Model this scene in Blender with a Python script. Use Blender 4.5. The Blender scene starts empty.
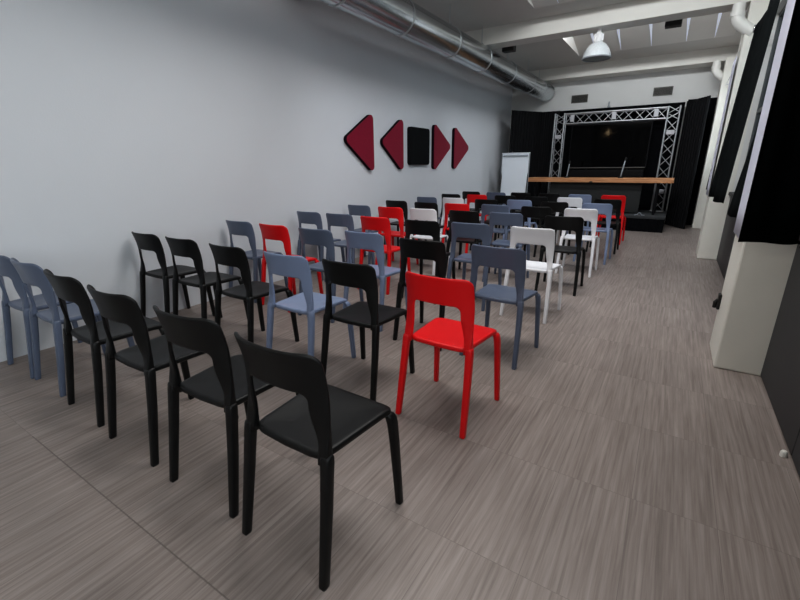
import bpy, bmesh, math, random
from mathutils import Vector, Matrix
random.seed(4)
C = bpy.context.scene.collection
PI = math.pi

# ---------------------------------------------------------------- helpers
def link(o, parent=None):
    C.objects.link(o)
    if parent is not None: o.parent = parent
    return o

def mesh_from(name, bm, mat, parent=None, smooth=False, sharp=None):
    me = bpy.data.meshes.new(name)
    bmesh.ops.recalc_face_normals(bm, faces=bm.faces[:])
    bm.to_mesh(me); bm.free()
    if mat: me.materials.append(mat)
    if smooth:
        for p in me.polygons: p.use_smooth = True
        if sharp:
            try: me.set_sharp_from_angle(angle=math.radians(sharp))
            except Exception: pass
    o = bpy.data.objects.new(name, me)
    return link(o, parent)

def tag(o, label=None, cat=None, group=None, kind=None):
    if label: o['label'] = label
    if cat: o['category'] = cat
    if group: o['group'] = group
    if kind: o['kind'] = kind
    return o

def thing(name, label, cat, loc=(0, 0, 0), rz=0, group=None):
    o = bpy.data.objects.new(name, None); link(o)
    o.location = loc; o.rotation_euler = (0, 0, rz); o.empty_display_size = .1
    return tag(o, label, cat, group)

def struct(name, bm, mat, label=None, smooth=False, sharp=None):
    o = mesh_from(name, bm, mat, None, smooth, sharp)
    return tag(o, label, kind='structure', cat=None)

def box(bm, x0, x1, y0, y1, z0, z1, bevel=0, M=None, seg=2):
    b2 = bmesh.new()
    bmesh.ops.create_cube(b2, size=1)
    for v in b2.verts:
        v.co = Vector((x0 + (v.co.x + .5) * (x1 - x0), y0 + (v.co.y + .5) * (y1 - y0), z0 + (v.co.z + .5) * (z1 - z0)))
    if bevel:
        bmesh.ops.bevel(b2, geom=b2.edges[:], offset=bevel, segments=seg, affect='EDGES', profile=.5)
    if M is not None: bmesh.ops.transform(b2, matrix=M, verts=b2.verts[:])
    me = bpy.data.meshes.new('t'); b2.to_mesh(me); b2.free(); bm.from_mesh(me); bpy.data.meshes.remove(me)

def loops(bm, rings, close=True, cap=True):
    vs = [[bm.verts.new(p) for p in r] for r in rings]
    n = len(vs[0])
    for a, b in zip(vs, vs[1:]):
        for i in range(n if close else n - 1):
            j = (i + 1) % n
            bm.faces.new((a[i], a[j], b[j], b[i]))
    if cap and close:
        bm.faces.new(vs[0][::-1]); bm.faces.new(vs[-1])
    return vs

def tube(bm, pts, r, n=12, cap=True):
    pts = [Vector(p) for p in pts]
    rs = r if isinstance(r, (list, tuple)) else [r] * len(pts)
    rings = []; up = None
    for i, p in enumerate(pts):
        t = (pts[min(i + 1, len(pts) - 1)] - pts[max(i - 1, 0)]).normalized()
        if up is None:
            up = Vector((0, 0, 1)) if abs(t.z) < .9 else Vector((1, 0, 0))
        a = (up - t * up.dot(t)).normalized(); up = a
        b = t.cross(a)
        rings.append([p + a * rs[i] * math.cos(2 * PI * k / n) + b * rs[i] * math.sin(2 * PI * k / n) for k in range(n)])
    loops(bm, rings, True, cap)

def lathe(bm, prof, n=32, M=None, ribs=0, amp=0):
    rings = []
    for r, z in prof:
        ring = []
        for k in range(n):
            a = 2 * PI * k / n
            rr = r * (1 + (amp * (1 if k % 2 else -1) if ribs else 0))
            p = Vector((rr * math.cos(a), rr * math.sin(a), z))
            ring.append(M @ p if M is not None else p)
        rings.append(ring)
    loops(bm, rings, True, False)

def prism(bm, pts2, f, d0, d1, bevel=0):
    """extrude a 2-D outline; f(u,v,d)->xyz"""
    b2 = bmesh.new()
    a = [b2.verts.new(f(u, v, d0)) for u, v in pts2]; b = [b2.verts.new(f(u, v, d1)) for u, v in pts2]
    n = len(a)
    b2.faces.new(a[::-1]); b2.faces.new(b)
    for i in range(n): b2.faces.new((a[i], a[(i + 1) % n], b[(i + 1) % n], b[i]))
    bmesh.ops.recalc_face_normals(b2, faces=b2.faces[:])
    if bevel:
        es = [e for e in b2.edges if len([f2 for f2 in e.link_faces if len(f2.verts) > 4]) == 1]
        bmesh.ops.bevel(b2, geom=es, offset=bevel, segments=2, affect='EDGES')
    me = bpy.data.meshes.new('t'); b2.to_mesh(me); b2.free(); bm.from_mesh(me); bpy.data.meshes.remove(me)

def round_poly(pts, r, seg=6):
    out = []
    n = len(pts)
    for i in range(n):
        p = Vector(pts[i]); a = Vector(pts[i - 1]); b = Vector(pts[(i + 1) % n])
        u = (a - p).normalized(); w = (b - p).normalized()
        half = u.angle(w) / 2
        d = r / math.tan(half); c = p + (u + w).normalized() * (r / math.sin(half))
        s = p + u * d; e = p + w * d
        a0 = math.atan2(s.y - c.y, s.x - c.x); a1 = math.atan2(e.y - c.y, e.x - c.x)
        da = (a1 - a0 + PI) % (2 * PI) - PI
        for k in range(seg + 1):
            t = a0 + da * k / seg
            out.append((c.x + r * math.cos(t), c.y + r * math.sin(t)))
    return out

# ---------------------------------------------------------------- materials
def srgb(r, g, b):
    f = lambda c: c / 12.92 if c <= .04045 else ((c + .055) / 1.055) ** 2.4
    return (f(r / 255), f(g / 255), f(b / 255), 1)

def mat(name, col, rough=.5, metal=0, spec=.5, noise=None, bump=None, sheen=0, emit=None):
    m = bpy.data.materials.new(name); m.use_nodes = True
    nt = m.node_tree; N = nt.nodes; L = nt.links
    b = N['Principled BSDF']
    b.inputs['Base Color'].default_value = col
    b.inputs['Roughness'].default_value = rough
    b.inputs['Metallic'].default_value = metal
    b.inputs['Specular IOR Level'].default_value = spec
    if sheen: b.inputs['Sheen Weight'].default_value = sheen
    if emit:
        b.inputs['Emission Color'].default_value = emit[0]; b.inputs['Emission Strength'].default_value = emit[1]
    tc = N.new('ShaderNodeTexCoord')
    if noise:
        scale, amt = noise
        nz = N.new('ShaderNodeTexNoise'); nz.inputs['Scale'].default_value = scale; nz.inputs['Detail'].default_value = 4
        L.new(tc.outputs['Object'], nz.inputs['Vector'])
        mr = N.new('ShaderNodeMapRange'); mr.inputs['From Min'].default_value = .3; mr.inputs['From Max'].default_value = .7
        mr.inputs['To Min'].default_value = 1 - amt; mr.inputs['To Max'].default_value = 1 + amt
        L.new(nz.outputs['Fac'], mr.inputs['Value'])
        mx = N.new('ShaderNodeMix'); mx.data_type = 'RGBA'; mx.blend_type = 'MULTIPLY'; mx.inputs[0].default_value = 1
        mx.inputs[6].default_value = col
        L.new(mr.outputs['Result'], mx.inputs[7]); L.new(mx.outputs[2], b.inputs['Base Color'])
    if bump:
        scale, st = bump
        nz = N.new('ShaderNodeTexNoise'); nz.inputs['Scale'].default_value = scale; nz.inputs['Detail'].default_value = 3
        L.new(tc.outputs['Object'], nz.inputs['Vector'])
        bp = N.new('ShaderNodeBump'); bp.inputs['Strength'].default_value = st; bp.inputs['Distance'].default_value = .01
        L.new(nz.outputs['Fac'], bp.inputs['Height']); L.new(bp.outputs['Normal'], b.inputs['Normal'])
    return m

def floor_material():
    m = bpy.data.materials.new('wood_look_tile'); m.use_nodes = True
    nt = m.node_tree; N = nt.nodes; L = nt.links; b = N['Principled BSDF']
    geo = N.new('ShaderNodeNewGeometry')
    sep = N.new('ShaderNodeSeparateXYZ'); L.new(geo.outputs['Position'], sep.inputs[0])
    ay = N.new('ShaderNodeMath'); ay.operation = 'SUBTRACT'; L.new(sep.outputs['Y'], ay.inputs[0]); ay.inputs[1].default_value = .52 - 5.77
    ax = N.new('ShaderNodeMath'); ax.operation = 'ADD'; L.new(sep.outputs['X'], ax.inputs[0]); ax.inputs[1].default_value = 6
    cb = N.new('ShaderNodeCombineXYZ'); L.new(ay.outputs[0], cb.inputs['X']); L.new(ax.outputs[0], cb.inputs['Y'])
    br = N.new('ShaderNodeTexBrick'); br.offset = 0; br.squash = 1
    br.inputs['Scale'].default_value = 1; br.inputs['Brick Width'].default_value = .577; br.inputs['Row Height'].default_value = .288
    br.inputs['Mortar Size'].default_value = .0011; br.inputs['Mortar Smooth'].default_value = .3; br.inputs['Bias'].default_value = 0
    br.inputs['Color1'].default_value = (0, 0, 0, 1); br.inputs['Color2'].default_value = (1, 1, 1, 1); br.inputs['Mortar'].default_value = (.5, .5, .5, 1)
    L.new(cb.outputs[0], br.inputs['Vector'])
    # per tile shift of the grain
    sc = N.new('ShaderNodeVectorMath'); sc.operation = 'MULTIPLY'; L.new(br.outputs['Color'], sc.inputs[0]); sc.inputs[1].default_value = (3.1, 7.7, 0)
    st = N.new('ShaderNodeVectorMath'); st.operation = 'MULTIPLY'; L.new(geo.outputs['Position'], st.inputs[0]); st.inputs[1].default_value = (1, .028, 1)
    ad = N.new('ShaderNodeVectorMath'); ad.operation = 'ADD'; L.new(st.outputs[0], ad.inputs[0]); L.new(sc.outputs[0], ad.inputs[1])
    n1 = N.new('ShaderNodeTexNoise'); n1.inputs['Scale'].default_value = 95; n1.inputs['Detail'].default_value = 6; n1.inputs['Roughness'].default_value = .65
    n1.inputs['Distortion'].default_value = .35
    L.new(ad.outputs[0], n1.inputs['Vector'])
    st2 = N.new('ShaderNodeVectorMath'); st2.operation = 'MULTIPLY'; L.new(geo.outputs['Position'], st2.inputs[0]); st2.inputs[1].default_value = (1, .10, 1)
    ad2 = N.new('ShaderNodeVectorMath'); ad2.operation = 'ADD'; L.new(st2.outputs[0], ad2.inputs[0]); L.new(sc.outputs[0], ad2.inputs[1])
    wv = N.new('ShaderNodeTexWave'); wv.wave_type = 'BANDS'; wv.bands_direction = 'X'; wv.inputs['Scale'].default_value = 9
    wv.inputs['Distortion'].default_value = 9; wv.inputs['Detail'].default_value = 3; wv.inputs['Detail Scale'].default_value = .8
    L.new(ad2.outputs[0], wv.inputs['Vector'])
    n2 = N.new('ShaderNodeTexNoise'); n2.inputs['Scale'].default_value = 16; n2.inputs['Detail'].default_value = 3
    L.new(ad2.outputs[0], n2.inputs['Vector'])
    def mth(op, a, bb=None, c=None):
        q = N.new('ShaderNodeMath'); q.operation = op
        for i, v in enumerate((a, bb, c)):
            if v is None: continue
            if isinstance(v, (int, float)): q.inputs[i].default_value = v
            else: L.new(v, q.inputs[i])
        return q.outputs[0]
    f = mth('MULTIPLY', n1.outputs['Fac'], .62)
    f = mth('MULTIPLY_ADD', wv.outputs['Fac'], .07, f)
    f = mth('MULTIPLY_ADD', n2.outputs['Fac'], .30, f)
    cr = N.new('ShaderNodeValToRGB'); L.new(f, cr.inputs['Fac'])
    e = cr.color_ramp.elements
    e[0].position = .34; e[0].color = srgb(121, 111, 106)
    e[1].position = .68; e[1].color = srgb(160, 150, 145)
    e2 = e.new(.49); e2.color = srgb(140, 130, 125)
    tone = N.new('ShaderNodeMapRange'); L.new(br.outputs['Color'], tone.inputs['Value']); tone.inputs['To Min'].default_value = .93; tone.inputs['To Max'].default_value = 1.06
    mx = N.new('ShaderNodeMix'); mx.data_type = 'RGBA'; mx.blend_type = 'MULTIPLY'; mx.inputs[0].default_value = 1
    L.new(cr.outputs['Color'], mx.inputs[6]); L.new(tone.outputs[0], mx.inputs[7])
    mx2 = N.new('ShaderNodeMix'); mx2.data_type = 'RGBA'; L.new(mth('MULTIPLY', br.outputs['Fac'], .38), mx2.inputs[0]); L.new(mx.outputs[2], mx2.inputs[6]); mx2.inputs[7].default_value = srgb(62, 56, 52)
    L.new(mx2.outputs[2], b.inputs['Base Color'])
    seam = mth('MULTIPLY', mth('LESS_THAN', mth('ABSOLUTE', mth('SUBTRACT', sep.outputs['Y'], .52)), .003), mth('LESS_THAN', sep.outputs['X'], -.9))
    mx3 = N.new('ShaderNodeMix'); mx3.data_type = 'RGBA'; L.new(mth('MULTIPLY', mth('MULTIPLY', seam, mth('GREATER_THAN', sep.outputs['X'], -2.6)), .35), mx3.inputs[0]); L.new(mx2.outputs[2], mx3.inputs[6]); mx3.inputs[7].default_value = srgb(58, 53, 50)
    L.new(mx3.outputs[2], b.inputs['Base Color'])
    rr = N.new('ShaderNodeMapRange'); L.new(n1.outputs['Fac'], rr.inputs['Value']); rr.inputs['To Min'].default_value = .5; rr.inputs['To Max'].default_value = .36
    L.new(rr.outputs[0], b.inputs['Roughness'])
    b.inputs['Specular IOR Level'].default_value = .35
    bp = N.new('ShaderNodeBump'); bp.inputs['Strength'].default_value = .15; bp.inputs['Distance'].default_value = .002
    L.new(n1.outputs['Fac'], bp.inputs['Height']); L.new(bp.outputs['Normal'], b.inputs['Normal'])
    return m

def duct_material():
    m = mat('galvanised_steel', (.62, .65, .66, 1), .24, 1, .5)
    nt = m.node_tree; N = nt.nodes; L = nt.links; b = N['Principled BSDF']
    tc = N.new('ShaderNodeTexCoord'); sep = N.new('ShaderNodeSeparateXYZ'); L.new(tc.outputs['Object'], sep.inputs[0])
    def mth(op, a, bb=None, c=None):
        q = N.new('ShaderNodeMath'); q.operation = op
        for i, v in enumerate((a, bb, c)):
            if v is None: continue
            if isinstance(v, (int, float)): q.inputs[i].default_value = v
            else: L.new(v, q.inputs[i])
        return q.outputs[0]
    ang = mth('ARCTAN2', sep.outputs['X'], sep.outputs['Z'])           # 0 = top, + toward the room
    u = mth('SUBTRACT', mth('FRACT', mth('MULTIPLY', sep.outputs['Y'], 1 / .045)), .5)
    v = mth('SUBTRACT', mth('FRACT', mth('MULTIPLY', ang, 1 / .16)), .5)
    d = mth('ADD', mth('MULTIPLY', u, u), mth('MULTIPLY', v, v))
    hole = mth('LESS_THAN', d, .075)
    band = mth('MULTIPLY', mth('GREATER_THAN', ang, .8), mth('LESS_THAN', ang, 1.28))
    h = mth('MULTIPLY', hole, band)
    mx = N.new('ShaderNodeMix'); mx.data_type = 'RGBA'; L.new(h, mx.inputs[0]); mx.inputs[6].default_value = (.60, .64, .66, 1); mx.inputs[7].default_value = (.02, .02, .02, 1)
    L.new(mx.outputs[2], b.inputs['Base Color'])
    nz = N.new('ShaderNodeTexNoise'); nz.inputs['Scale'].default_value = 3; L.new(tc.outputs['Object'], nz.inputs['Vector'])
    bp = N.new('ShaderNodeBump'); bp.inputs['Strength'].default_value = .12; bp.inputs['Distance'].default_value = .02
    L.new(nz.outputs['Fac'], bp.inputs['Height']); L.new(bp.outputs['Normal'], b.inputs['Normal'])
    return m

def wood_material():
    m = mat('pine_wood', srgb(186, 120, 70), .5)
    nt = m.node_tree; N = nt.nodes; L = nt.links; b = N['Principled BSDF']
    tc = N.new('ShaderNodeTexCoord'); mp = N.new('ShaderNodeMapping'); mp.inputs['Scale'].default_value = (1, 12, 14)
    L.new(tc.outputs['Object'], mp.inputs['Vector'])
    nz = N.new('ShaderNodeTexNoise'); nz.inputs['Scale'].default_value = 3; nz.inputs['Detail'].default_value = 5; L.new(mp.outputs[0], nz.inputs['Vector'])
    cr = N.new('ShaderNodeValToRGB'); L.new(nz.outputs['Fac'], cr.inputs['Fac'])
    cr.color_ramp.elements[0].position = .3; cr.color_ramp.elements[0].color = srgb(158, 106, 68)
    cr.color_ramp.elements[1].position = .7; cr.color_ramp.elements[1].color = srgb(194, 146, 104)
    L.new(cr.outputs['Color'], b.inputs['Base Color'])
    return m

def glass_material(name, tint=(.9, .97, .95, 1)):
    m = bpy.data.materials.new(name); m.use_nodes = True
    nt = m.node_tree; N = nt.nodes; L = nt.links; N.clear()
    o = N.new('ShaderNodeOutputMaterial'); t = N.new('ShaderNodeBsdfTransparent'); g = N.new('ShaderNodeBsdfGlossy')
    t.inputs['Color'].default_value = tint; g.inputs['Roughness'].default_value = .03
    fr = N.new('ShaderNodeFresnel'); fr.inputs['IOR'].default_value = 1.45
    mx = N.new('ShaderNodeMixShader'); L.new(fr.outputs[0], mx.inputs[0]); L.new(t.outputs[0], mx.inputs[1]); L.new(g.outputs[0], mx.inputs[2])
    L.new(mx.outputs[0], o.inputs['Surface'])
    return m

M_floor = floor_material()
M_wall = mat('white_plaster', srgb(214, 214, 212), .85, noise=(1.3, .025), bump=(60, .08))
M_wall_l = mat('painted_wall', srgb(208, 211, 216), .8, noise=(.9, .02), bump=(80, .06))
M_ceil = mat('ceiling_paint', srgb(196, 193, 188), .9, noise=(.8, .05), bump=(30, .1))
M_beam = mat('beam_paint', srgb(214, 212, 206), .85, noise=(2, .03), bump=(20, .15))
M_pil = mat('pilaster_paint', srgb(218, 216, 208), .7, noise=(2.5, .04), bump=(14, .2))
M_dark = mat('dark_grey_panel', srgb(52, 52, 54), .55, noise=(3, .06))
M_frame = mat('window_frame_paint', srgb(70, 74, 76), .5)
M_glass = glass_material('window_glass')
M_duct = duct_material()
M_steel = mat('zinc_clip', (.5, .52, .53, 1), .35, 1)
M_alu = mat('truss_aluminium', (.50, .51, .53, 1), .38, .9, noise=(20, .06))
M_aluw = mat('truss_coupler', srgb(170, 170, 174), .45, .2)
M_blk = mat('black_fabric', srgb(11, 12, 15), .95, spec=.08, noise=(30, .2))
M_rib = mat('black_ribbed_panel', srgb(11, 12, 15), .8, spec=.2, noise=(6, .15))
M_drape = mat('black_curtain_cloth', srgb(12, 16, 17), .95, spec=.06, noise=(12, .2))
M_sheet = mat('white_drape_cloth', srgb(208, 210, 224), .9, noise=(4, .03))
M_wood = wood_material()
M_skirt = mat('charcoal_laminate', srgb(25, 28, 28), .7, noise=(3, .1))
M_stage = mat('stage_carpet', srgb(52, 54, 56), .9, noise=(30, .1))
M_screen = mat('screen_glass', (.0012, .0012, .0014, 1), .06, spec=.05)
M_bez = mat('black_bezel', (.004, .004, .005, 1), .5, spec=.12)
M_board = mat('whiteboard_enamel', srgb(226, 232, 238), .3, noise=(2, .01))
M_clip = mat('grey_plastic', srgb(150, 156, 162), .5)
M_red = mat('magenta_foam_felt', srgb(128, 8, 44), .95, spec=.1, noise=(60, .15), sheen=.2)
M_felt = mat('black_foam_felt', srgb(22, 24, 26), .95, spec=.1, noise=(60, .2))
M_edge = mat('dark_foam_edge', srgb(26, 14, 24), .9, spec=.1)
M_vent = mat('grey_grille', srgb(92, 90, 86), .5, .3)
M_ventd = mat('vent_dark', srgb(30, 29, 28), .8)
M_pipe = mat('white_pvc', srgb(222, 221, 216), .45)
M_chrome = mat('chrome', (.8, .8, .82, 1), .15, 1)
M_spk = mat('black_plastic_box', srgb(22, 20, 19), .5)
M_streak = mat('glow_streak', srgb(220, 225, 240), .8, emit=((.85, .9, 1, 1), .22))  # ceiling light streaks put in as faintly glowing strips
M_bell = mat('prismatic_acrylic', srgb(236, 240, 242), .2, spec=.8, noise=(40, .06))
M_house = mat('white_housing', srgb(236, 236, 236), .45)
M_lens = mat('lamp_lens', srgb(150, 158, 156), .25)
M_bulb = mat('warm_bulb', (1, .8, .5, 1), .5, emit=((1, .72, .42, 1), 160))

M_ch = {
    'K': mat('chair_black', srgb(9, 10, 11), .45, spec=.32, bump=(220, .03)),
    'R': mat('chair_red', srgb(214, 12, 20), .40, spec=.4, bump=(220, .03)),
    'S': mat('chair_blue_grey_shaded', srgb(92, 102, 122), .34, spec=.4, bump=(220, .03)),  # same blue-grey plastic, shade put into a darker colour
    'U': mat('chair_blue_grey', srgb(124, 137, 164), .36, spec=.4, bump=(220, .03)),
    'W': mat('chair_white', srgb(226, 226, 230), .45, spec=.4, bump=(220, .03)),
}

# ---------------------------------------------------------------- room shell
XL, XR, YB, YF, ZC = -3.884, .65, 11.45, -2.7, 3.42
bm = bmesh.new(); box(bm, XL - .2, 1.0, YF - .2, YB + .2, -.12, 0); struct('floor', bm, M_floor, 'grey-brown wood-look tile floor laid in rows along the room')
bm = bmesh.new(); box(bm, XL - .15, XL, YF - .15, YB + .15, 0, ZC + .7); struct('wall_left', bm, M_wall_l, 'long plain white painted wall on the left')
bm = bmesh.new(); box(bm, XL, .95, YB, YB + .15, 0, ZC + .7); struct('wall_back', bm, M_wall, 'white end wall above the black stage backdrop')
bm = bmesh.new(); box(bm, XL, .95, YF - .15, YF, 0, ZC + .7); struct('wall_front', bm, M_wall, 'white wall behind the viewer')

# ceiling with two wedge shaped skylight pockets
RX0, RX1 = -2.08, .45
rec = [(4.35, 6.85), (7.85, 10.12)]
bm = bmesh.new()
def q(*p): bm.faces.new([bm.verts.new(v) for v in p])
T = ZC + .6
box(bm, XL, RX0, YF, YB, ZC, T)
box(bm, RX1, .95, YF, YB, ZC, T)
ys = [YF] + [v for r in rec for v in r] + [YB]
for i in range(0, len(ys), 2): box(bm, RX0, RX1, ys[i], ys[i + 1], ZC, T)
for a, b in rec:       # sloping pocket ceiling
    q((RX0, b, ZC), (RX1, b, ZC), (RX1, a, T - .02), (RX0, a, T - .02))
    q((RX0, a, T), (RX1, a, T), (RX1, b, T), (RX0, b, T))
struct('ceiling', bm, M_ceil, 'off-white plastered ceiling with sloped skylight pockets')
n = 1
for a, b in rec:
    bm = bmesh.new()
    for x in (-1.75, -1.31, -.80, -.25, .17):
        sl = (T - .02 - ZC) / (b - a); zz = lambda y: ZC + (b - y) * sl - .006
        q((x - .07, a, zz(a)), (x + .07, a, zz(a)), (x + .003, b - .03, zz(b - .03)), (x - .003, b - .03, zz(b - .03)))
    struct('trim_%d' % n, bm, M_streak, 'pale tapering glow strips for light streaks in the skylight pocket'); n += 1

# beams across the room (over each pilaster)
for i, (y0, y1) in enumerate([(-.1, .25), (3.35, 3.7), (7.3, 7.62), (10.98, YB)]):
    bm = bmesh.new(); box(bm, XL, .95, y0, y1, 3.18, ZC + .01, .008)
    struct('trim_%d' % n, bm, M_beam, 'white painted concrete ceiling beam'); n += 1

# right side: lower dark panels, windows, lintel, pilasters
bays = [(YF, -.35), (.1, 3.27), (3.72, 7.3), (7.75, 10.8)]
bm = bmesh.new()
box(bm, .66, .95, YF, YB, 3.0, ZC)                   # lintel
box(bm, .70, .95, YF, YB, 0, .9)
for a, b in [(-.35, .1), (3.27, 3.72), (7.3, 7.75), (10.8, YB)]: box(bm, .66, .95, a, b, .9, 3.0)
struct('wall_right', bm, M_wall, 'white right-hand wall with windows between pilasters')
for i, (a, b) in enumerate(bays):
    bm = bmesh.new()
    seams = [a, b] if b - a < 2.6 else ([a, 1.35, 2.34, b] if i == 1 else [a, (a + b) / 2, b])
    for s0, s1 in zip(seams, seams[1:]): box(bm, XR, .70, s0 + .004, s1 - .004, 0.012, .9, .004)
    box(bm, XR - .03, .74, a, b, .9, .94, .004)
    struct('baseboard_right' if i == 0 else 'baseboard_right.%03d' % i, bm, M_dark, 'dark grey panelling below the windows')
    w = bmesh.new()
    for z in (.94, 1.9, 2.95): box(w, .72, .77, a, b, z, z + .05)
    k = max(2, round((b - a) / .9))
    for j in range(k + 1):
        y = a + (b - a - .05) * j / k; box(w, .72, .77, y, y + .05, .94, 3.0)
    wo = struct('window_%d' % (i + 1), w, M_frame, 'dark framed window on the right wall')
    g = bmesh.new(); box(g, .742, .748, a + .02, b - .02, .96, 2.98)
    mesh_from('window_pane', g, M_glass, wo)
for i, (a, b, xx) in enumerate([(-.35, .1, .41), (3.27, 3.72, .405), (7.3, 7.75, .42), (10.8, 11.2, .43)]):
    bm = bmesh.new(); box(bm, xx, .67, a, b, 0, 3.2, .012)
    struct('trim_%d' % n, bm, M_pil, 'white plastered pilaster on the right wall'); n += 1

# neighbouring pale facade seen through the panes
bm = bmesh.new(); box(bm, 1.0, 3.2, -5, 14, -.3, -.12)
struct('ground_outside', bm, M_dark, 'paved strip outside the windows')

# ---------------------------------------------------------------- chairs
def smooth01(t):
    t = max(0, min(1, t)); return t * t * (3 - 2 * t)
prof = [(.42, -.192), (.46, -.188), (.50, -.181), (.55, -.174), (.60, -.169), (.65, -.168), (.70, -.172), (.75, -.182), (.815, -.200)]
def yprof(z):
    if z <= prof[0][0]: return prof[0][1]
    for (a, ya), (b, yb) in zip(prof, prof[1:]):
        if z <= b:
            return ya + (yb - ya) * (z - a) / (b - a)
    return prof[-1][1]
def back_pt(x, z):
    u = min(1.05, abs(x) / .19)
    c = .052 * smooth01((z - .46) / .16)
    return Vector((x, yprof(z) - c * (1 - u ** 2.8), z))
def back_n(x, z):
    e = .004
    a = back_pt(x + e, z) - back_pt(x - e, z); b = back_pt(x, z + e) - back_pt(x, z - e)
    return a.cross(b).normalized()      # points toward -y or +y

def backrest_bm():
    HT, Ro, Ri, ZI = .811, .040, .032, .668
    hwo = lambda z: .194 - .004 * smooth01((z - .45) / .15)
    hwi = lambda z: .154 - .022 * smooth01((z - .44) / .2)
    st = []
    for k in range(9):
        t = k / 8; zo = .425 + (HT - Ro - .425) * t; zi = .425 + (ZI - Ri - .425) * t
        st.append(((-hwo(zo), zo), (-hwi(zi), zi)))
    for k in range(1, 7):
        a = PI - PI / 2 * k / 6
        o = (-hwo(HT) + Ro + Ro * math.cos(a), HT - Ro + Ro * math.sin(a))
        i = (-hwi(ZI) + Ri + Ri * math.cos(a), ZI - Ri + Ri * math.sin(a))
        st.append((o, i))
    xo, xi = hwo(HT) - Ro, hwi(ZI) - Ri
    for k in range(1, 10):
        t = -1 + 2 * k / 10; st.append(((xo * t, HT), (xi * t, ZI)))
    full = st + [((-o[0], o[1]), (-i[0], i[1])) for o, i in st[:15][::-1]]
    ws = [(0, .35), (.025, .85), (.08, 1), (.35, 1), (.65, 1), (.92, 1), (.975, .85), (1, .35)]
    bm = bmesh.new(); rings = []
    for (o, i) in full:
        th = .0088 - .0022 * smooth01((o[1] - .6) / .15) + .0065 * smooth01((.55 - o[1]) / .09)
        ring = []
        for w, s in ws:
            x = o[0] + (i[0] - o[0]) * w; z = o[1] + (i[1] - o[1]) * w
            ring.append(back_pt(x, z) + back_n(x, z) * th * s)
        for w, s in ws[::-1]:
            x = o[0] + (i[0] - o[0]) * w; z = o[1] + (i[1] - o[1]) * w
            ring.append(back_pt(x, z) - back_n(x, z) * th * s)
        rings.append(ring)
    loops(bm, rings)
    return bm

def seat_bm():
    n = 56; bm = bmesh.new()
    def per(s, z, inset=0):
        out = []
        for k in range(n):
            a = 2 * PI * k / n; c, si = math.cos(a), math.sin(a); e = 2 / 10
            sx = math.copysign(abs(c) ** e, c); sy = math.copysign(abs(si) ** e, si)
            y0 = -.008 + .184 * sy
            hw = .166 + (.193 - .166) * (sy + 1) / 2
            x = (hw - inset) * sx * s; y = -.008 + (.184 - inset) * sy * s
            # rear edge bows back a little between the uprights
            if sy < 0: y -= .009 * (1 - min(1, abs(x) / .16) ** 2) * smooth01(-sy * s)
            zz = z - .012 * smooth01((y - .10) / .08) if s > .4 else z
            out.append((x, y, zz))
        return out
    top = .452
    rings = [per(.5, top - .022), per(.93, top - .024), per(.97, top - .026), per(.995, top - .022), per(1, top - .012), per(.995, top - .003), per(.97, top),
             per(.9, top - .001), per(.75, top - .005), per(.5, top - .009), per(.25, top - .010), per(.02, top - .011)]
    loops(bm, rings)
    return bm

def leg_bm(pts, sec, n=14):
    """pts: centre points, sec: half sizes (x, y); superellipse sections kept roughly horizontal"""
    bm = bmesh.new(); rings = []
    for p, (a, b) in zip(pts, sec):
        ring = []
        for k in range(n):
            t = 2 * PI * k / n; c, s = math.cos(t), math.sin(t); e = 2 / 4.2
            ring.append((p[0] + a * math.copysign(abs(c) ** e, c), p[1] + b * math.copysign(abs(s) ** e, s), p[2]))
        rings.append(ring)
    loops(bm, rings)
    return bm
def rear_leg(s):
    P = [(s * .198, -.261, 0), (s * .1978, -.260, .006), (s * .194, -.238, .14), (s * .190, -.215, .28), (s * .186, -.199, .39), (s * .1845, -.193, .43), (s * .183, -.190, .45), (s * .183, -.189, .457), (s * .1825, -.188, .462), (s * .182, -.188, .464)]
    S = [(.0135, .0145), (.0145, .0155), (.016, .017), (.0172, .0182), (.018, .019), (.0185, .0195), (.0182, .0192), (.0165, .0175), (.012, .013), (.004, .004)]
    return leg_bm(P, S)
def front_leg(s):
    P = [(s * .205, .176, 0), (s * .2048, .176, .006), (s * .200, .170, .14), (s * .194, .163, .30), (s * .190, .158, .38), (s * .186, .154, .408), (s * .180, .149, .424), (s * .172, .142, .430)]
    S = [(.0125, .0135), (.0135, .0145), (.0145, .0160), (.0155, .0185), (.0160, .0205), (.0165, .0210), (.0150, .0190), (.008, .012)]
    return leg_bm(P, S)

chair_parts = [('seat', seat_bm()), ('backrest', backrest_bm()), ('leg', rear_leg(-1)), ('leg', rear_leg(1)), ('leg', front_leg(-1)), ('leg', front_leg(1))]
chair_meshes = {}
for key, m in M_ch.items():
    L_ = []
    for nm, b in chair_parts:
        me = bpy.data.meshes.new('chair_' + nm + '_' + key)
        bmesh.ops.recalc_face_normals(b, faces=b.faces[:]); b.to_mesh(me)
        for p in me.polygons: p.use_smooth = True
        me.materials.append(m); L_.append((nm, me))
    chair_meshes[key] = L_

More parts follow.
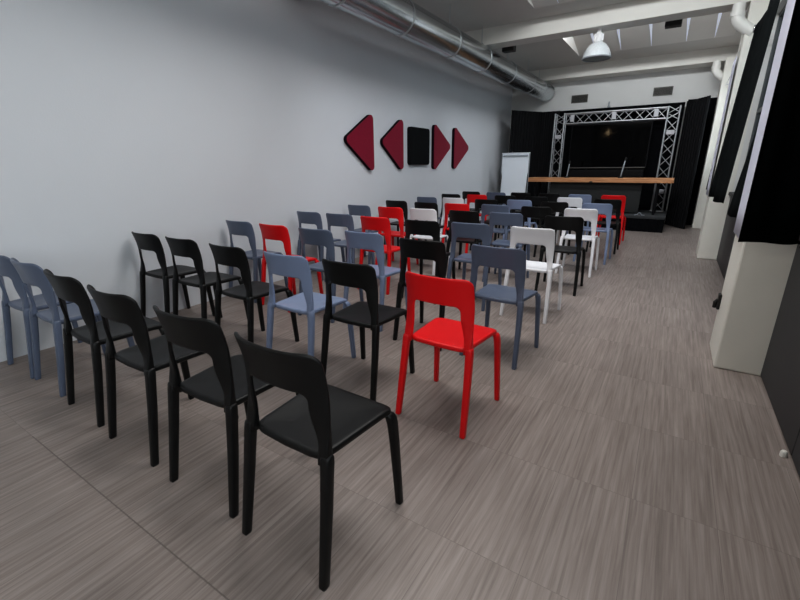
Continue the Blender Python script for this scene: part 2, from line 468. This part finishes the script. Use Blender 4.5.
rows = [
    # colours, (x, y, rotation in degrees or None)
    ('SSKKKK', [(-3.59, 1.03, 1), (-3.14, 1.04, -.5), (-2.59, 1.02, -1.7), (-2.04, 1.00, .3), (-1.48, 1.00, 2.2), (-.96, .98, -.9)]),
    ('KKKUKR', [(-3.64, 1.97, 0), (-3.13, 1.97, 1), (-2.54, 1.95, -1), (-1.97, 1.95, 0), (-1.49, 1.97, 0), (-.90, 1.95, -1.9)]),
    ('SRSUKS', [(-3.63, 2.87, 1), (-3.10, 2.85, -1), (-2.57, 2.84, 1), (-2.09, 2.90, 0), (-1.49, 2.81, 0), (-.91, 2.82, -3.1)]),
    ('SSRKSW', [(-3.63, 3.85, 0), (-3.16, 3.85, 1), (-2.62, 3.80, -1), (-2.04, 3.77, 1), (-1.55, 3.82, 0), (-.96, 3.79, -2.2)]),
    ('SRWKSK', [(-3.63, 4.82, 0), (-3.08, 4.77, 1), (-2.60, 4.79, 0), (-2.05, 4.80, -1), (-1.55, 4.81, 1), (-.92, 4.75, 1.8)]),
    ('KKRSKW', [(-3.59, 5.70, 1), (-3.01, 5.60, 0), (-2.53, 5.63, -1), (-2.01, 5.71, 0), (-1.45, 5.67, 1), (-.91, 5.65, 0)]),
    ('SWKUKU', [(-3.53, 6.56, 0), (-3.06, 6.60, 1), (-2.44, 6.50, 0), (-1.96, 6.62, 0), (-1.42, 6.50, 1), (-.85, 6.48, -1)]),
    ('KRKKWK', [(-3.50, 7.43, 0), (-3.0, 7.46, 1), (-2.47, 7.46, 0), (-1.93, 7.43, 0), (-1.40, 7.43, 1), (-.83, 7.30, 1)]),
    ('KSKKUR', [(-3.47, 8.30, 0), (-2.92, 8.22, 1), (-2.47, 8.34, 0), (-1.93, 8.30, 0), (-1.39, 8.23, 1), (-.85, 8.22, -1)]),
]
CW = {'K': 'black', 'R': 'bright red', 'S': 'shaded blue-grey', 'U': 'blue-grey', 'W': 'white'}
RW = ['in the row nearest the viewer', 'in the second row from the viewer', 'in the third row from the viewer', 'in the fourth row from the viewer',
      'in the fifth row from the viewer', 'fourth row from the stage', 'third row from the stage', 'second row from the stage', 'in the row closest to the stage']
PW = ['against the left wall', 'second from the left wall', 'third from the left wall', 'third from the aisle', 'second from the aisle', 'at the aisle end']
for r, (cols, pos) in enumerate(rows):
    for c, (x, y, a) in enumerate(pos):
        k = cols[c]
        t = thing('chair', '%s plastic chair, %s, %s' % (CW[k], PW[c], RW[r]), 'chair', (x, y, 0), math.radians(a), 'plastic chairs set out in rows facing the stage')
        for nm, me in chair_meshes[k]:
            link(bpy.data.objects.new(nm, me), t)

# ---------------------------------------------------------------- wall art
def wall_shape(pts, label, mface, name, r=.06):
    """foam shape on the left wall; pts in (y, z)"""
    t = thing(name, label, 'wall art', (XL, sum(p[0] for p in pts) / len(pts), sum(p[1] for p in pts) / len(pts)), 0, 'felt shapes in a line on the left wall')
    oy, oz = t.location.y, t.location.z
    loc = [(a - oy, b - oz) for a, b in pts]
    rp = round_poly(loc, r)
    bm = bmesh.new(); prism(bm, rp, lambda u, v, d: (d, u, v), .004, .055, 0); mesh_from('foam_body', bm, M_edge if mface is M_red else M_felt, t)
    bm = bmesh.new(); prism(bm, rp, lambda u, v, d: (d, u, v), .055, .062, .003); mesh_from('felt_face', bm, mface, t)
def art(pts, *a):
    wall_shape([(y * .985, 1.314 + (z - 1.314) * .985) for y, z in pts], *a)
art([(4.69, 1.67), (5.37, 2.07), (5.37, 1.20)], 'red triangle pointing left, leftmost and largest-looking of the wall shapes', M_red, 'triangle_wall_panel')
art([(5.56, 1.67), (6.20, 2.07), (6.20, 1.20)], 'red triangle pointing left, just left of the black square', M_red, 'triangle_wall_panel')
art([(6.41, 1.94), (7.09, 1.94), (7.09, 1.33), (6.41, 1.33)], 'black rounded square between the red triangles on the wall', M_felt, 'square_wall_panel', .05)
art([(7.27, 2.07), (8.00, 1.67), (7.27, 1.20)], 'red triangle pointing right, just right of the black square', M_red, 'triangle_wall_panel')
art([(8.13, 2.07), (8.89, 1.67), (8.13, 1.20)], 'red triangle pointing right, rightmost of the wall shapes nearest the stage', M_red, 'triangle_wall_panel')

# ---------------------------------------------------------------- ventilation duct
DX, DZ, DR = -3.0, 2.965, .188
t = thing('ventilation_duct', 'long round galvanised steel ventilation duct hung below the ceiling along the left wall', 'duct', (DX, 0, DZ))
bm = bmesh.new(); lathe(bm, [(DR, y) for y in [-2.6 + .5 * i for i in range(28)] + [11.25]], 48, Matrix.Rotation(-PI / 2, 4, 'X'))
mesh_from('duct_tube', bm, M_duct, t, True)
bm = bmesh.new(); lathe(bm, [(DR, 11.25), (DR + .008, 11.27), (DR + .008, 11.36), (DR - .02, 11.37), (.15, 11.36), (.001, 11.36)], 48, Matrix.Rotation(-PI / 2, 4, 'X'))
mesh_from('end_cap', bm, M_steel, t, True, 40)
for y in (-1.2, 0, 1.2, 2.42, 3.6, 4.75, 6.02, 7.19, 8.44, 9.75, 10.6):
    bm = bmesh.new(); lathe(bm, [(DR + .001, y - .010), (DR + .008, y - .009), (DR + .008, y + .009), (DR + .001, y + .010)], 48, Matrix.Rotation(-PI / 2, 4, 'X'))
    ring = mesh_from('clamp_ring', bm, M_steel, t, True, 40)
    bm = bmesh.new(); tube(bm, [(0, y, DR), (0, y, (3.18 if 7.3 < y < 7.6 else ZC) - DZ + .0)], .006, 8); box(bm, -.02, .02, y - .02, y + .02, DR, DR + .035)
    mesh_from('hanger_rod', bm, M_steel, ring)

# ---------------------------------------------------------------- high-bay pendants
def highbay(x, y, zt, label, lit=False):
    t = thing('pendant_lamp', label, 'lamp', (x, y, zt)); t.scale = (.80, .80, 1)
    bm = bmesh.new(); tube(bm, [(0, 0, 0), (0, 0, -.03)], .035, 16); tube(bm, [(0, 0, -.02), (0, 0, -.05)], .010, 10)
    mesh_from('ceiling_mount', bm, M_house, t, True, 40)
    bm = bmesh.new()
    lathe(bm, [(.001, -.035), (.045, -.035), (.055, -.05), (.055, -.10), (.070, -.115), (.075, -.16), (.06, -.175), (.001, -.175)], 20)
    for a in range(8):
        ca, sa = math.cos(a * PI / 4), math.sin(a * PI / 4)
        box(bm, -.006, .006, .05, .085, -.15, -.06, 0, Matrix.Rotation(a * PI / 4, 4, 'Z'))
    mesh_from('gear_housing', bm, M_house, t, True, 40)
    bm = bmesh.new()
    lathe(bm, [(.065, -.165), (.10, -.175), (.145, -.20), (.185, -.24), (.215, -.285), (.235, -.33), (.243, -.37), (.237, -.37), (.228, -.33), (.208, -.288), (.178, -.245), (.14, -.207), (.10, -.183), (.06, -.172)], 96, None, 1, .012)
    mesh_from('bell_shade', bm, M_bell, t, True, 60)
    bm = bmesh.new(); lathe(bm, [(.236, -.365), (.252, -.367), (.254, -.38), (.236, -.386)], 48); mesh_from('rim_ring', bm, M_clip, t, True, 40)
    bm = bmesh.new(); lathe(bm, [(.001, -.385), (.12, -.384), (.238, -.374), (.236, -.366), (.001, -.372)], 48)
    mesh_from('glass_lens', bm, M_bulb if lit else M_lens, t, True, 60)
highbay(-1.29, 7.46, 3.18, 'white prismatic bell pendant lamp hanging from the ceiling beam')
# lit lamp behind the viewer, the one mirrored in the black screen
t = thing('wall_spotlight', 'small warm lit spotlight behind the viewer', 'spotlight', (-3.08, -1.455, 2.703))
bm = bmesh.new(); tube(bm, [(0, 0, .717), (0, 0, .05)], .012, 8); tube(bm, [(0, -.10, 0), (0, .06, 0), (0, .10, 0)], [.04, .055, .06], 16)
mesh_from('housing', bm, M_spk, t)
bm = bmesh.new(); tube(bm, [(0, .1005, 0), (0, .106, 0)], .05, 16); mesh_from('bulb', bm, M_bulb, t)

# ---------------------------------------------------------------- small black boxes under the beam
for x, w, lab in ((-2.73, .10, 'small black box mounted by the duct under the ceiling beam'), (-.38, .10, 'small dark box with a stub cable under the ceiling beam near the right wall')):
    t = thing('speaker_box', lab, 'speaker', (x, 7.66, 3.30))
    bm = bmesh.new(); box(bm, -w, w, 0, .14, -.17, -.03, .008); mesh_from('body', bm, M_spk, t)
    bm = bmesh.new(); box(bm, -w + .012, w - .012, -.004, .002, -.158, -.042, .002); mesh_from('front_grille', bm, M_ventd, t)
    bm = bmesh.new(); box(bm, -.02, .02, -.042, .03, -.11, -.05); mesh_from('bracket', bm, M_spk, t)
    if x > -1:
        bm = bmesh.new(); tube(bm, [(w, .05, -.10), (w + .08, .05, -.06), (w + .16, .04, -.015)], .006, 6); mesh_from('cable', bm, M_steel, t)

# ---------------------------------------------------------------- white elbow pipes
for x, y, z, lab in ((.315, 7.42, 3.18, 'white elbow pipe dropping from the nearer beam to the pilaster'), (.30, 10.95, 3.18, 'white elbow pipe dropping from the far beam to the pilaster')):
    t = thing('drain_pipe', lab, 'pipe', (x, y, z))
    d = -.09 if y < 8 else -.03
    pts = [(0, d, 0), (0, d, -.10), (.004, d, -.14), (.018, d, -.18), (.045, d, -.22), (.08, d, -.25), (.13, d, -.29), (.19, d, -.33)]
    bm = bmesh.new(); tube(bm, pts, .068, 20); mesh_from('pipe', bm, M_pipe, t, True, 60)
    bm = bmesh.new(); tube(bm, [(0, d, -.14), (0, d, -.09)], .077, 20); mesh_from('collar', bm, M_pipe, t, True, 40)

# ---------------------------------------------------------------- curtains on the right
def cloth(top, bot, z0, z1, n, amp, folds, nz=14, wav=.0, seed=1):
    """curtain between a top and a bottom polyline end pair ((x,y),(x,y))"""
    rnd = random.Random(seed); ph = [rnd.uniform(0, 6) for _ in range(4)]
    bm = bmesh.new(); g = []
    for i in range(nz + 1):
        t = i / nz; z = z1 + (z0 - z1) * t; row = []
        for j in range(n + 1):
            s = j / n
            a = Vector(top[0]).lerp(Vector(top[1]), s); b = Vector(bot[0]).lerp(Vector(bot[1]), s)
            p = a.lerp(b, t)
            f = amp * (.55 + .6 * t) * (math.sin(s * folds * 2 * PI + ph[0] + .5 * math.sin(t * 2 + ph[1])) + .35 * math.sin(s * folds * 4.3 * PI + ph[2]))
            zz = z + (wav * math.sin(s * folds * 2 * PI + ph[0]) if i == nz else 0)
            row.append(bm.verts.new((p.x + f, p.y, zz)))
        g.append(row)
    for i in range(nz):
        for j in range(n): bm.faces.new((g[i][j], g[i][j + 1], g[i + 1][j + 1], g[i + 1][j]))
    bmesh.ops.recalc_face_normals(bm, faces=bm.faces[:])
    r = bmesh.ops.solidify(bm, geom=bm.faces[:], thickness=.004)
    return bm
def curtain(label, mt, top, bot, z0, z1, folds, amp=.02, n=60, group='black curtains along the right wall', rings=(), seed=1, cat='curtain', wav=.01):
    t = thing('curtain', label, cat, ((top[0][0] + top[1][0]) / 2, (top[0][1] + top[1][1]) / 2, z0), 0, group)
    ox, oy = t.location.x, t.location.y
    sh = lambda p: (p[0] - ox, p[1] - oy)
    mesh_from('cloth', cloth([sh(p) for p in top], [sh(p) for p in bot], 0, z1 - z0, n, amp, folds, wav=wav, seed=seed), mt, t, True)
    for y in rings:
        bm = bmesh.new()
        bmesh.ops.create_circle(bm, segments=8, radius=.0001)
        bm.clear()
        R, r = .03, .008; rr = []
        for a in range(20):
            A = 2 * PI * a / 20
            rr.append([(top[0][0] - ox - .03 + r * math.cos(B * PI / 4), y - oy + (R + r * math.sin(B * PI / 4)) * math.cos(A), z1 - z0 - .06 + (R + r * math.sin(B * PI / 4)) * math.sin(A)) for B in range(8)])
        rr.append(rr[0]); loops(bm, rr, True, False); mesh_from('eyelet', bm, M_chrome, t, True)
def pleated(path, z0, z1, amp, pitch, seed=1, nz=12, step=.02):
    """cloth hanging along a plan path"""
    rnd = random.Random(seed); P = [Vector((*p, 0)) for p in path]; pts = []
    for a, b in zip(P, P[1:]):
        k = max(1, int((b - a).length / step)); d = (b - a).normalized()
        pts += [(a.lerp(b, i / k), Vector((d.y, -d.x, 0))) for i in range(k)]
    pts.append((P[-1], pts[-1][1])); bm = bmesh.new(); g = []
    for i in range(nz + 1):
        t = i / nz; row = []
        for j, (p, nn) in enumerate(pts):
            f = amp * (.6 + .4 * t) * (math.sin(j * step / pitch * 2 * PI + .3 * math.sin(t * 3)) + .3 * math.sin(j * step / pitch * 5.1))
            e = min(1, j / 4); row.append(bm.verts.new(p + nn * f * e + Vector((0, 0, z1 + (z0 - z1) * t + (.004 * math.sin(j * .5) if i == nz else 0)))))
        g.append(row)
    for a, b in zip(g, g[1:]):
        for k in range(len(a) - 1): bm.faces.new((a[k], a[k + 1], b[k + 1], b[k]))
    bmesh.ops.solidify(bm, geom=bm.faces[:], thickness=.004)
    return bm
t = thing('curtain', 'black curtain nearest the viewer, hanging in front of the nearest pilaster and window', 'curtain', (.5, 2.1, .88), 0, 'black curtains along the right wall')
mesh_from('cloth', pleated([(-.148, .95), (-.02, .98), (.12, 1.02), (.11, .6), (.10, -1.1)], 0, 2.12, .012, .17, 2), M_drape, t, True)
curtain('black curtain with a chrome eyelet between the near and middle pilasters', M_drape, ((.47, 5.0), (.47, 6.45)), ((.36, 4.75), (.36, 6.05)), .96, 2.72, 1.6, .016, rings=(6.3,), seed=3)
curtain('narrow black curtain tucked behind the nearest pilaster', M_drape, ((.54, 3.78), (.54, 4.0)), ((.46, 3.76), (.44, 4.95)), .88, 2.70, 1.5, .012, seed=5)
curtain('black curtain beyond the middle pilaster, near the stage', M_drape, ((.54, 8.0), (.54, 9.6)), ((.46, 7.95), (.46, 9.2)), .90, 2.70, 2, .016, seed=7)
def sheet(label, x, y0, y1, z0, z1):
    t = thing('wall_drape', label, 'drape', (x, (y0 + y1) / 2, z0), 0, 'white cloths over the pilasters')
    h = (y1 - y0) / 2
    mesh_from('cloth', cloth(((0, -h), (0, h)), ((0, -h + .01), (0, h - .05)), 0, z1 - z0, 30, .0022, 1.6, seed=9), M_sheet, t, True)
sheet('bluish white cloth hanging on the nearest pilaster beside the large black curtain', .388, 3.30, 3.73, .86, 3.17)
sheet('bluish white cloth hanging on the middle pilaster, near the stage', .392, 7.32, 7.72, .88, 2.6)
for i, (a, b, lab) in enumerate(((.15, 3.2, 'nearest window bay'), (3.74, 7.28, 'middle window bay'), (7.77, 10.78, 'far window bay'))):
    t = thing('curtain_rod', 'thin steel curtain rod across the ' + lab, 'curtain rod', (.50, (a + b) / 2, 2.72 if i else 3.04))
    h = (b - a) / 2
    bm = bmesh.new(); tube(bm, [(0, -h, 0), (0, h, 0)], .011, 10); mesh_from('rod', bm, M_chrome, t, True, 40)
    for s in (-1, 1):
        bm = bmesh.new(); tube(bm, [(0, s * (h - .1), 0), (.17, s * (h - .1), 0)], .008, 8); mesh_from('bracket', bm, M_steel, t)

# wall socket on the pilaster and the door stop on the dark panel
t = thing('wall_socket', 'small black socket low on the side of the nearest pilaster', 'socket', (.405, 3.66, .36))
bm = bmesh.new(); box(bm, -.018, 0, -.035, .035, -.055, .055, .005); mesh_from('plate', bm, M_spk, t)
bm = bmesh.new(); tube(bm, [(-.016, 0, .01), (-.03, 0, -.01), (-.028, .01, -.05)], .012, 10); mesh_from('plug', bm, M_spk, t)
t = thing('door_stop', 'tiny pale floor stop at the foot of the dark panel', 'door stop', (.625, 2.345, 0))
bm = bmesh.new(); lathe(bm, [(.001, .0), (.014, .0), (.014, .02), (.010, .028), (.001, .03)], 16); mesh_from('stop', bm, M_pipe, t, True, 40)
t.children[0].name = 'cap'

# ---------------------------------------------------------------- stage
SZ = .31
t = thing('stage_platform', 'low black skirted stage platform at the far end', 'stage', (-1.6, 9.75, 0))
bm = bmesh.new(); box(bm, -1.22, 1.53, 0, 1.40, SZ - .05, SZ, .006); mesh_from('deck', bm, M_stage, t)
bm = bmesh.new()
# pleated skirt
g = []; N_ = 160
for k in range(N_ + 1):
    x = -1.21 + 2.73 * k / N_; y = .012 + .008 * math.sin(k * 1.1) + .004 * math.sin(k * .37)
    g.append((bm.verts.new((x, y, 0.002)), bm.verts.new((x, y, SZ - .045))))
e0 = g[-1]
for a, b in zip(g, g[1:]): bm.faces.new((a[0], b[0], b[1], a[1]))
s2 = [bm.verts.new((1.515, 1.38, .002)), bm.verts.new((1.515, 1.38, SZ - .045))]
bm.faces.new((g[-1][0], s2[0], s2[1], g[-1][1]))
s3 = [bm.verts.new((-1.205, 1.38, .002)), bm.verts.new((-1.205, 1.38, SZ - .045))]
bm.faces.new((g[0][0], s3[0], s3[1], g[0][1]))
mesh_from('skirt', bm, M_blk, t, True)

# backdrop: straight cloth with ribbed wings
def ribbed(name, p0, p1, z0, z1, label, pitch=.085, amp=.016, mt=M_rib, group=None):
    p0 = Vector((*p0, 0)); p1 = Vector((*p1, 0)); L = (p1 - p0).length; d = (p1 - p0) / L; nrm = Vector((d.y, -d.x, 0))
    t = thing(name, label, 'panel', (p0 + p1) / 2 + Vector((0, 0, z0)), 0, group)
    mid = (p0 + p1) / 2; k = int(L / pitch); pts = []
    for i in range(k):
        s = i * L / k; w = L / k
        pts += [(s, 0), (s + w * .35, 0), (s + w * .45, amp), (s + w * .9, amp)]
    pts.append((L, 0))
    bm = bmesh.new(); g = []
    for s, a in pts:
        f = p0 - mid + d * s + nrm * (a + .03); b = p0 - mid + d * s
        g.append([bm.verts.new((f.x, f.y, 0)), bm.verts.new((f.x, f.y, z1 - z0)), bm.verts.new((b.x, b.y, z1 - z0)), bm.verts.new((b.x, b.y, 0))])
    for a, b in zip(g, g[1:]):
        for i in range(4): bm.faces.new((a[i], a[(i + 1) % 4], b[(i + 1) % 4], b[i]))
    bm.faces.new(g[0]); bm.faces.new(g[-1][::-1])
    mesh_from('ribbed_face', bm, mt, t)
    bm = bmesh.new()
    for p in (p0 - mid, p1 - mid):
        tube(bm, [(p.x + nrm.x * .02, p.y + nrm.y * .02, 0), (p.x + nrm.x * .02, p.y + nrm.y * .02, z1 - z0 + .006)], .012, 8)
    mesh_from('edge_trim', bm, M_rib, t)
ribbed('backdrop_panel', (-3.52, 10.42), (-3.06, 11.16), 0.01, 2.53, 'black ribbed wing panel behind the flip chart on the left', group='black ribbed backdrop panels')
ribbed('backdrop_panel', (-3.04, 11.22), (-2.62, 11.24), 0.01, 2.53, 'narrow black ribbed panel between the left wing and the truss', group='black ribbed backdrop panels')
ribbed('backdrop_panel', (-.045, 11.22), (.30, 10.55), 0.01, 2.53, 'black ribbed wing panel right of the truss, angled toward the room', group='black ribbed backdrop panels')
t = thing('backdrop_cloth', 'smooth black backdrop cloth behind the large screen', 'backdrop', (-1.36, 11.25, 0))
bm = bmesh.new(); box(bm, -1.26, 1.26, 0, .02, .01, 2.53, .003); mesh_from('cloth', bm, M_blk, t)
t = thing('corner_panel', 'black panel in the corner behind the right wing', 'panel', (.28, 11.32, 0))
bm = bmesh.new(); box(bm, -.34, .36, 0, .03, .01, 2.58, .003); mesh_from('board', bm, M_blk, t)

# truss portal
TY0, TY1 = 10.90, 11.13
def truss_seg(p0, p1, ax, size, depth, bays_):
    """box truss from p0 to p1 (centre line), local"""
    bm = bmesh.new(); p0 = Vector(p0); p1 = Vector(p1); d = (p1 - p0)
    u = Vector((1, 0, 0)) if ax == 'z' else Vector((0, 0, 1)); v = Vector((0, 1, 0))
    h = size / 2 - .02; w = depth / 2 - .02
    cs = [(-1, -1), (1, -1), (1, 1), (-1, 1)]
    for a, b in cs: tube(bm, [p0 + u * a * h + v * b * w, p1 + u * a * h + v * b * w], .0165, 10)
    for f in range(4):
        a, b = cs[f], cs[(f + 1) % 4]
        for i in range(bays_):
            s0 = p0 + d * (i / bays_); s1 = p0 + d * ((i + .5) / bays_); s2 = p0 + d * ((i + 1) / bays_)
            A = lambda s: s + u * a[0] * h + v * a[1] * w
            B = lambda s: s + u * b[0] * h + v * b[1] * w
            tube(bm, [A(s0), B(s1)], .0075, 6); tube(bm, [B(s1), A(s2)], .0075, 6)
    return bm
X0, X1, ZT = -2.655, -.145, 2.44
tr = thing('truss_portal', 'silver aluminium lattice truss portal framing the large screen on the stage', 'truss', ((X0 + X1) / 2, (TY0 + TY1) / 2, SZ))
hw_ = (X1 - X0) / 2; sz = .25; Zt = ZT - SZ
for s in (-1, 1):
    mesh_from('truss_post', truss_seg((s * (hw_ - sz / 2), 0, .012), (s * (hw_ - sz / 2), 0, Zt - sz), 'z', sz, .23, 4), M_alu, tr, True, 50)
    bm = bmesh.new(); box(bm, s * (hw_ - sz / 2) - .13, s * (hw_ - sz / 2) + .13, -.12, .12, 0, .012, .002); mesh_from('base_plate', bm, M_alu, tr)
    bm = truss_seg((s * (hw_ - sz / 2), 0, Zt - sz), (s * (hw_ - sz / 2), 0, Zt), 'z', sz, .23, 1)
    mesh_from('corner_block', bm, M_alu, tr, True, 50)
    for z in (.42, 1.62):
        bm = bmesh.new()
        for dx in (-1, 1):
            pass
        box(bm, s * (hw_ - sz / 2) - .075, s * (hw_ - sz / 2) + .075, -.118, -.085, z - .045, z + .045, .01); mesh_from('coupler', bm, M_aluw, tr)
mesh_from('truss_beam', truss_seg((-hw_ + sz, 0, Zt - sz / 2), (hw_ - sz, 0, Zt - sz / 2), 'x', sz, .23, 5), M_alu, tr, True, 50)
for x in (-.85, .02, .82):
    bm = bmesh.new(); box(bm, x - .045, x + .045, -.118, -.085, Zt - sz + .055, Zt - .045, .01); mesh_from('coupler', bm, M_aluw, tr)

# big screen on a dark stand
t = thing('television', 'large switched-off flat television on a dark stand inside the truss', 'television', (-1.42, 10.88, SZ))
TWm = .81
bm = bmesh.new(); box(bm, -TWm, TWm, 0, .05, 1.22 - SZ, 2.17 - SZ, .006); mesh_from('bezel', bm, M_bez, t)
bm = bmesh.new(); box(bm, -TWm + .02, TWm - .02, -.002, .002, 1.255 - SZ, 2.15 - SZ); mesh_from('screen', bm, M_screen, t)
bm = bmesh.new(); box(bm, -TWm + .02, TWm - .02, -.006, .0, 1.225 - SZ, 1.240 - SZ, .002); mesh_from('lower_trim', bm, M_vent, t)
bm = bmesh.new()
for s in (-1, 1):
    box(bm, s * .42 - .03, s * .42 + .03, .05, .09, 0.02, 1.9 - SZ)
    box(bm, s * .42 - .04, s * .42 + .04, -.2, .19, 0, .03)
box(bm, -.45, .45, .05, .09, .25, .3); mesh_from('stand', bm, M_bez, t)
bm = bmesh.new(); box(bm, -.78, .78, .01, .05, 1.03 - SZ, 1.19 - SZ, .01); mesh_from('sound_bar', bm, M_bez, t)

# speakers' table
t = thing('conference_table', 'long table with a thick pine top and dark front panel on the stage', 'table', (-1.48, 10.0, SZ))
tx = 1.435
bm = bmesh.new(); box(bm, -tx, tx, 0, .62, .63, .72, .006); mesh_from('tabletop', bm, M_wood, t)
bm = bmesh.new(); box(bm, -.09, -.03, -.003, .0, .632, .655); mesh_from('knot', bm, M_skirt, t)
bm = bmesh.new(); box(bm, -.93, .90, .12, .14, .03, .63, .003); mesh_from('front_panel', bm, M_skirt, t)
for x in (-1.25, 1.18):
    for y in (.1, .52):
        bm = bmesh.new(); box(bm, x - .025, x + .025, y - .025, y + .025, 0, .63, .004); mesh_from('leg', bm, M_bez, t)
TT = SZ + .72
def mic(x, y, lean, h, lab):
    t = thing('gooseneck_microphone', lab, 'microphone', (x, y, TT))
    bm = bmesh.new(); lathe(bm, [(.001, 0), (.05, 0), (.05, .015), (.03, .024), (.001, .026)], 20); mesh_from('base', bm, M_spk, t, True, 40)
    pts = [(lean * s, 0, .02 + (h - .02) * s) for s in [i / 8 for i in range(7)]]
    bm = bmesh.new(); tube(bm, pts, .0115, 10); mesh_from('gooseneck', bm, M_clip, t, True)
    a = Vector(pts[-1]); d = (Vector(pts[-1]) - Vector(pts[-2])).normalized()
    bm = bmesh.new(); tube(bm, [a, a + d * .01, a + d * .05, a + d * .07], [.010, .015, .016, .006], 12); mesh_from('capsule', bm, M_spk, t, True, 60)
mic(-2.07, 10.12, .04, .38, 'thin silver gooseneck microphone on the left part of the stage table')
mic(-1.00, 10.12, .06, .45, 'thin silver gooseneck microphone right of the middle of the stage table')

# loose cable on the stage
bm = bmesh.new(); tube(bm, [(-.62, 9.84, SZ + .008), (-.57, 9.86, SZ + .02), (-.55, 9.90, SZ + .05), (-.51, 9.87, SZ + .045), (-.49, 9.83, SZ + .012), (-.44, 9.9, SZ + .008)], .007, 6)
o = mesh_from('cable', bm, M_clip, None, True); tag(o, 'short pale looped cable on the stage edge right of the table', 'cable')

# flip chart
ang = math.radians(-4)
t = thing('flip_chart', 'white flip chart board standing at the left of the stage', 'flip chart', (-3.17, 9.86, 0), ang)
bm = bmesh.new(); box(bm, -.315, .315, 0, .02, .60, 1.56, .004); mesh_from('board', bm, M_board, t)
bm = bmesh.new()
for (a, b, c, d) in ((-.33, -.312, .59, 1.57), (.312, .33, .59, 1.57)): box(bm, a, b, -.004, .024, c, d, .003)
box(bm, -.33, .33, -.004, .024, .585, .603, .003); mesh_from('frame', bm, M_clip, t)
bm = bmesh.new(); box(bm, -.29, .29, -.022, .0, 1.49, 1.525, .006); mesh_from('paper_clamp', bm, M_clip, t)
bm = bmesh.new(); box(bm, -.33, .33, -.01, .03, 1.555, 1.575, .004); mesh_from('top_rail', bm, M_board, t)
for s in (-1, 1):
    bm = bmesh.new(); tube(bm, [(s * .31, .03, 1.3), (s * .33, -.12, 0.005)], .012, 8); mesh_from('leg', bm, M_skirt, t)
bm = bmesh.new(); tube(bm, [(0, .03, 1.4), (0, .42, 0.005)], .012, 8); mesh_from('leg', bm, M_skirt, t)

# air vents on the end wall
for x0, x1, z0, z1, lab in ((-2.42, -2.06, 2.70, 2.87, 'left grey air vent on the end wall above the backdrop'), (-.73, -.37, 2.71, 2.88, 'right grey air vent on the end wall above the backdrop')):
    t = thing('air_vent', lab, 'vent', ((x0 + x1) / 2, YB, z0), 0)
    w = (x1 - x0) / 2; h = z1 - z0
    bm = bmesh.new(); box(bm, -w, w, -.006, 0, 0, h); mesh_from('backing', bm, M_ventd, t)
    bm = bmesh.new()
    for a in ((-w, w, 0, .014), (-w, w, h - .014, h), (-w, -w + .014, 0, h), (w - .014, w, 0, h)): box(bm, a[0], a[1], -.02, -.002, a[2], a[3])
    mesh_from('frame', bm, M_vent, t)
    bm = bmesh.new()
    for i in range(7):
        z = .02 + (h - .04) * i / 6; box(bm, -w + .01, w - .01, -.016, -.006, z - .004, z + .004)
    mesh_from('louvres', bm, M_vent, t)
t = thing('wall_bracket', 'tiny silver bracket on the end wall above the truss', 'bracket', (-1.58, YB, 2.55))
bm = bmesh.new(); box(bm, -.03, .03, -.05, 0, .0, .03, .004); box(bm, -.015, .015, -.06, -.03, .02, .12, .004); mesh_from('body', bm, M_clip, t)

# ---------------------------------------------------------------- lights
def area(name, loc, rot, sx, sy, power, col=(1, 1, 1)):
    l = bpy.data.lights.new(name, 'AREA'); l.shape = 'RECTANGLE'; l.size = sx; l.size_y = sy; l.energy = power; l.color = col
    o = bpy.data.objects.new(name, l); link(o); o.location = loc; o.rotation_euler = rot; return o
DAY = (.93, .965, 1.0)
area('window_daylight', (.64, -1.2, 1.85), (0, math.radians(99), 0), 1.8, 2.2, 62, DAY)      # rear window bay
area('window_daylight', (.64, .5, 1.95), (0, PI / 2, 0), 2.0, .8, 16, DAY)
area('window_daylight', (.60, 10.2, 2.0), (0, math.radians(95), 0), 1.6, .9, 7, DAY)
area('skylight_and_fill', (-1.6, -1.3, 3.36), (math.radians(38), 0, 0), 2.8, 1.0, 16, (1, .985, .965))  # added fill lamp behind the camera, no skylight above it
area('skylight_and_fill', (-1.2, 2.6, 3.38), (0, 0, 0), 2.8, 1.0, 75, (1, .985, .965))  # added overhead fill below the closed ceiling, no opening here
area('skylight_and_fill', (-.8, 4.40, 3.74), (math.radians(30), 0, 0), 2.4, .45, 135, DAY)
area('skylight_and_fill', (-.8, 7.90, 3.74), (math.radians(42), 0, 0), 2.4, .45, 105, DAY)
w = bpy.data.worlds.new('sky'); bpy.context.scene.world = w; w.use_nodes = True
bg = w.node_tree.nodes['Background']; bg.inputs['Color'].default_value = (.78, .88, 1, 1); bg.inputs['Strength'].default_value = 1.6

# ---------------------------------------------------------------- camera
f_, pi_, ya_, ro_, h_ = 416.9, math.radians(17.826), math.radians(32.699), math.radians(-.554), 1.314
F = Vector((-math.sin(ya_) * math.cos(pi_), math.cos(ya_) * math.cos(pi_), -math.sin(pi_)))
R0 = Vector((math.cos(ya_), math.sin(ya_), 0)); U0 = R0.cross(F)
R = R0 * math.cos(ro_) + U0 * math.sin(ro_); U = -R0 * math.sin(ro_) + U0 * math.cos(ro_)
cd = bpy.data.cameras.new('camera'); cam = bpy.data.objects.new('camera', cd); link(cam)
cd.sensor_fit = 'HORIZONTAL'; cd.sensor_width = 36; cd.lens = f_ / 800 * 36; cd.clip_start = .02; cd.clip_end = 200
Mx = Matrix((R, U, -F)).transposed().to_4x4(); Mx.translation = Vector((0, 0, h_)); cam.matrix_world = Mx
bpy.context.scene.camera = cam
vs = bpy.context.scene.view_settings
vs.view_transform = 'Standard'; vs.look = 'None'; vs.exposure = 0.12; vs.gamma = .86
